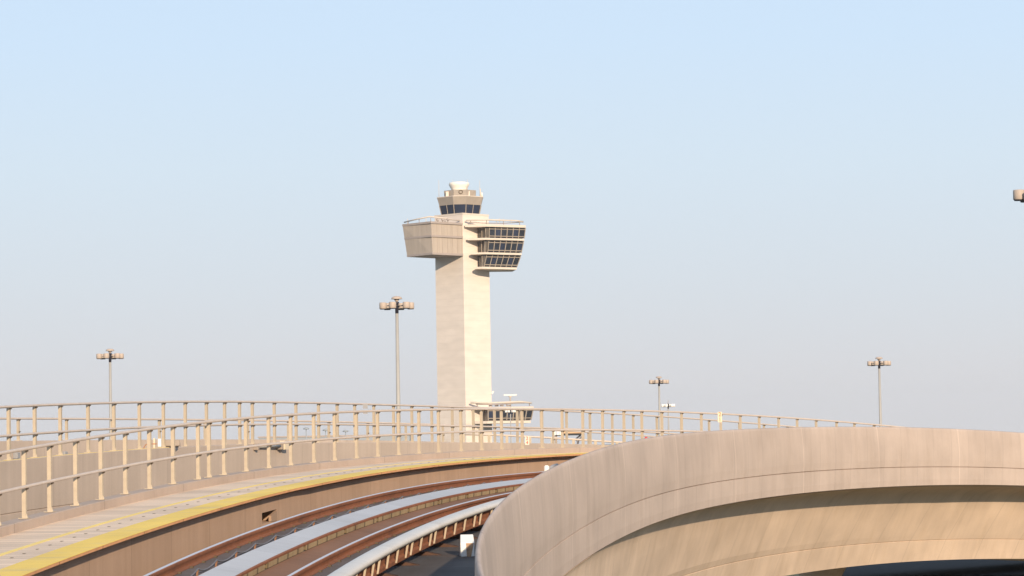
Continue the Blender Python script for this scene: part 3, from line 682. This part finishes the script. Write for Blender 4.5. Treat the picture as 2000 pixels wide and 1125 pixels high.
xx, yy = T2(943.3, -1); MB().lathe([(.35, TZ(386)), (.35, TZ(378))], 8, (xx, yy)).build('antenna_drum', 'dome', CAB)

# ------------------------------------------------------------ high mast lamps
def mast_proto(h, hm='lamp', pm='pole', nf=6, rr=1.08, fr=.28, hood=True):
    t = thing('high_mast_lamp', '', 'lamp', (0, 0, 0))
    MB().lathe([(.24, -h), (.12, -.6)], 12).build('pole', pm, t)
    MB().lathe([(.13, -.6), (.14, .18), (.18, .2), (.18, .28)], 12).build('pole_head', 'lens', t)
    if hood:
        MB().lathe([(.43, .50), (.42, .54), (.36, .66), (.20, .72), (.02, .73)], 16).build('hood', hm, t)
        MB().lathe([(.06, .27), (.22, .49)], 8).build('hood_stem', hm, t)
    else: MB().lathe([(.05, .27), (.04, 1.0)], 6).build('top_rod', 'gantry', t)
    for k in range(nf):
        a = 2 * PI * (k + .25) / nf
        f = MB(); c = (rr * math.cos(a), rr * math.sin(a)); f.lathe([(fr * .92, -.24), (fr, -.21), (fr, .20), (fr * .9, .24), (.02, .25)], 16, c)
        fo = f.build('floodlight', hm, t)
        MB().lathe([(fr * .85, -.285), (fr * .85, -.24)], 14, c).build('lens', 'lens', fo)
        m_ = MB(); m_.tube([(0, 0, .0), (c[0] * .7, c[1] * .7, .0)], .05, 6); m_.build('arm', hm, t)
    return t
def setpole(t, h):
    pass
masts = [
 # px, py of the head centre, distance, label, heading
 (775, 597, 209, 'tallest high mast lamp, directly left of the control tower', 0),
 (215, 695.5, 268, 'high mast lamp at the far left behind the railings', 4),
 (1287, 745.5, 365, 'small distant high mast lamp right of the tower, in front of a white one', -6),
 (1717, 709.5, 309, 'high mast lamp standing alone over the far right parapet', -10),
 (2033, 380, 132, 'high mast lamp cut off by the right picture edge, highest in the sky', -12),
]
first = None
for i, (px, py, D, lab, rz) in enumerate(masts):
    p = at(px, py, D); h = p.z - GZ
    if first is None: first = mast_proto(h); t = first
    else:
        t = copy_tree(first)
        for c in t.children:
            if c.name.split('.')[0] == 'pole':
                c.scale = (1, 1, 1); c.data = c.data.copy()
                for v in c.data.vertices:
                    if v.co.z < -2: v.co.z = -h
    t['label'] = lab; t['group'] = 'high mast lamps'
    t.location = p; t.rotation_euler = (0, 0, math.radians(rz))
def white_mast(px, py, D, lab, sc=1.0):
    p = at(px, py, D); h = p.z - GZ; t = mast_proto(h, 'lampw', 'pole', 6, 1.05, .26, False)
    t['label'] = lab; t['group'] = 'white high mast lamps'; t.location = p; t.rotation_euler = (0, 0, -.12); return t
white_mast(1305, 792, 505, 'distant white high mast lamp, just right of a small brown one')
white_mast(997, 803.5, 640, 'distant white high mast lamp in front of the lower cab windows')

# gantry arm with white box lamps beyond the railings
t = thing('lamp_gantry', 'bent arm gantry with dark beam and three white box lamps behind the railings', 'gantry')
D = 150.0; o_ = at(1110, 900, D); t.location = (o_.x, D, GZ)
def gp(px, py, d=0): q = at(px, py, D); return (q.x - o_.x, d, q.z - GZ)
def gbox(x0, x1, y0, y1, m_, nm, dd=.3):
    a = gp(x0, y0); b = gp(x1, y1); MB().box(a[0], b[0], -dd, dd, b[2], a[2]).build(nm, m_, t)
gbox(1097, 1141, 842.5, 846, 'orangepaint', 'beam_top'); gbox(1097, 1140, 846.2, 850, 'bldg_dark', 'beam', .25)
for x0 in (1080, 1087, 1092.5): gbox(x0, x0 + 5, 843, 849.5, 'lampw', 'box_lamp')
gbox(1085, 1096, 849.7, 851, 'gantry', 'lamp_bar', .1)
a = gp(1086, 850); MB().box(a[0] - .06, a[0] + .06, -.06, .06, 0, a[2]).build('post', 'gantry', t)
a = gp(1138, 850); MB().box(a[0] - .05, a[0] + .05, -.06, .06, 0, a[2]).build('post', 'orangepaint', t)
MB().tube([gp(1134, 850), gp(1124.5, 857.5), gp(1128, 864), gp(1128, 900)], .045, 8).build('bent_brace', 'cable', t)
MB().tube([gp(1139, 851), (gp(1131, 858))[:3], gp(1129, 866)], .04, 8).build('bent_brace', 'cable', t)

# fourth, distant low railing seen right of the tower
t = thing('distant_railing', 'thin distant railing descending to the right, seen between the main railings', 'railing')
D4 = 120
rp = [(905, 848), (954, 849), (1000, 851), (1075, 855), (1150, 860), (1225, 864.5), (1300, 870)]
MB().tube([at(a, b, D4) for a, b in rp], .045, 8).build('handrail', 'tube', t)
for a_, b_ in ((905, 848), (955, 849), (990, 850.5), (1035, 853), (1078, 855), (1120, 858), (1163, 861), (1205, 863.5), (1250, 866.5)):
    q = at(a_, b_, D4); MB().box(q.x - .06, q.x + .06, q.y - .05, q.y + .05, q.z - 1.1, q.z).build('post', 'post', t)
w4 = MB(); q0_ = [at(a, b + 46, D4 + .4) for a, b in rp]
for a, b in zip(q0_, q0_[1:]):
    w4.hexa([(a.x, D4 + .1, GZ), (b.x, D4 + .1, GZ), (b.x, D4 + .7, GZ), (a.x, D4 + .7, GZ), (a.x, D4 + .1, a.z), (b.x, D4 + .1, b.z), (b.x, D4 + .7, b.z), (a.x, D4 + .7, a.z)])
w4.build('base_wall', 'wall2', t)

# ------------------------------------------------------------ distant buildings
def building(px0, px1, ptop, D, label, m_, name='terminal_building', dep=40):
    a, b = at(px0, ptop, D), at(px1, ptop, D)
    t = thing(name, label, 'building', ((a.x + b.x) / 2, D, GZ)); w_ = (b.x - a.x) / 2; h = (a.z + b.z) / 2 - GZ
    MB().box(-w_, w_, 0, dep, 0, h - .8).build('wall', m_, t)
    MB().box(-w_ - .4, w_ + .4, -.4, dep + .4, h - .8, h).build('roof', 'band', t)
    n = max(4, int(w_ / 6))
    for i in range(n):
        x0 = -w_ + (i + .2) * 2 * w_ / n; x1 = -w_ + (i + .8) * 2 * w_ / n
        MB().box(x0, x1, -.15, .02, h * .35, h * .62).build('window', 'glass', t)
    return t
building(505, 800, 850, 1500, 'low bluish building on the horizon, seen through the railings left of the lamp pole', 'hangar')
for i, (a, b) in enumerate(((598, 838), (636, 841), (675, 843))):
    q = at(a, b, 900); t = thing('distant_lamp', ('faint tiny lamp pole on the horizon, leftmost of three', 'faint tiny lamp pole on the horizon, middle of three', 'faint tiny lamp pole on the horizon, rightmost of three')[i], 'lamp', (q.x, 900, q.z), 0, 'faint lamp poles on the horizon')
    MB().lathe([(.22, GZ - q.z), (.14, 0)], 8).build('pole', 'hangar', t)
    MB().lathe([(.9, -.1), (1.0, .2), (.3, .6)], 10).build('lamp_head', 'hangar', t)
# guessed low building, shade under the guideway put into its dark colours
t = thing('service_building', 'dark low building with tan roof edge, shade put into its colours, under the curved guideway', 'building', (13.0, 112, GZ), math.radians(-6))
MB().box(-.5, 30, 0, 14, 0, 3.6).build('wall', 'bldg_dark', t)
MB().box(-.3, 30.2, -.5, 14.3, 3.6, 4.3).build('roof', 'dark', t)
for i in range(6): MB().box(.2 + i * 5, 4.6 + i * 5, -.06, .05, 1.0, 3.5).build('window', 'bldg_blue' if i in (0, ) else 'glass', t)
t = thing('equipment_shed', 'low tan slatted shed beside the dark service building', 'building', (9.6, 111, GZ), math.radians(-3))
MB().box(0, 3.6, 0, 5, 0, 3.6).build('wall', 'bldg_tan', t)
for k in range(6): MB().box(-.06, 3.66, -.07, 0, .3 + k * .58, .55 + k * .58).build('louvre', 'rust' if k % 2 else 'bldg_tan', t)
MB().box(-.2, 3.8, -.3, 5.2, 3.6, 3.78).build('roof', 'bldg_tan', t)

# evening haze: one closed box of thin even air round the whole place
hz = MB(); hz.box(-6800, 6800, -6800, 6800, GZ - 1, 96); hz = hz.build('haze', 'white')
hm = bpy.data.materials.new('haze_air'); hm.use_nodes = True; hn = hm.node_tree; hn.nodes.remove(hn.nodes['Principled BSDF'])
vol = hn.nodes.new('ShaderNodeVolumePrincipled'); vol.inputs['Density'].default_value = .00006; vol.inputs['Color'].default_value = (.9, .93, 1, 1); vol.inputs['Anisotropy'].default_value = 0
hn.links.new(vol.outputs[0], hn.nodes['Material Output'].inputs['Volume'])
hz.data.materials.clear(); hz.data.materials.append(hm); tag(hz, kind='stuff')
tag(hz, 'thin pale evening haze filling the air over the whole airport', 'haze')
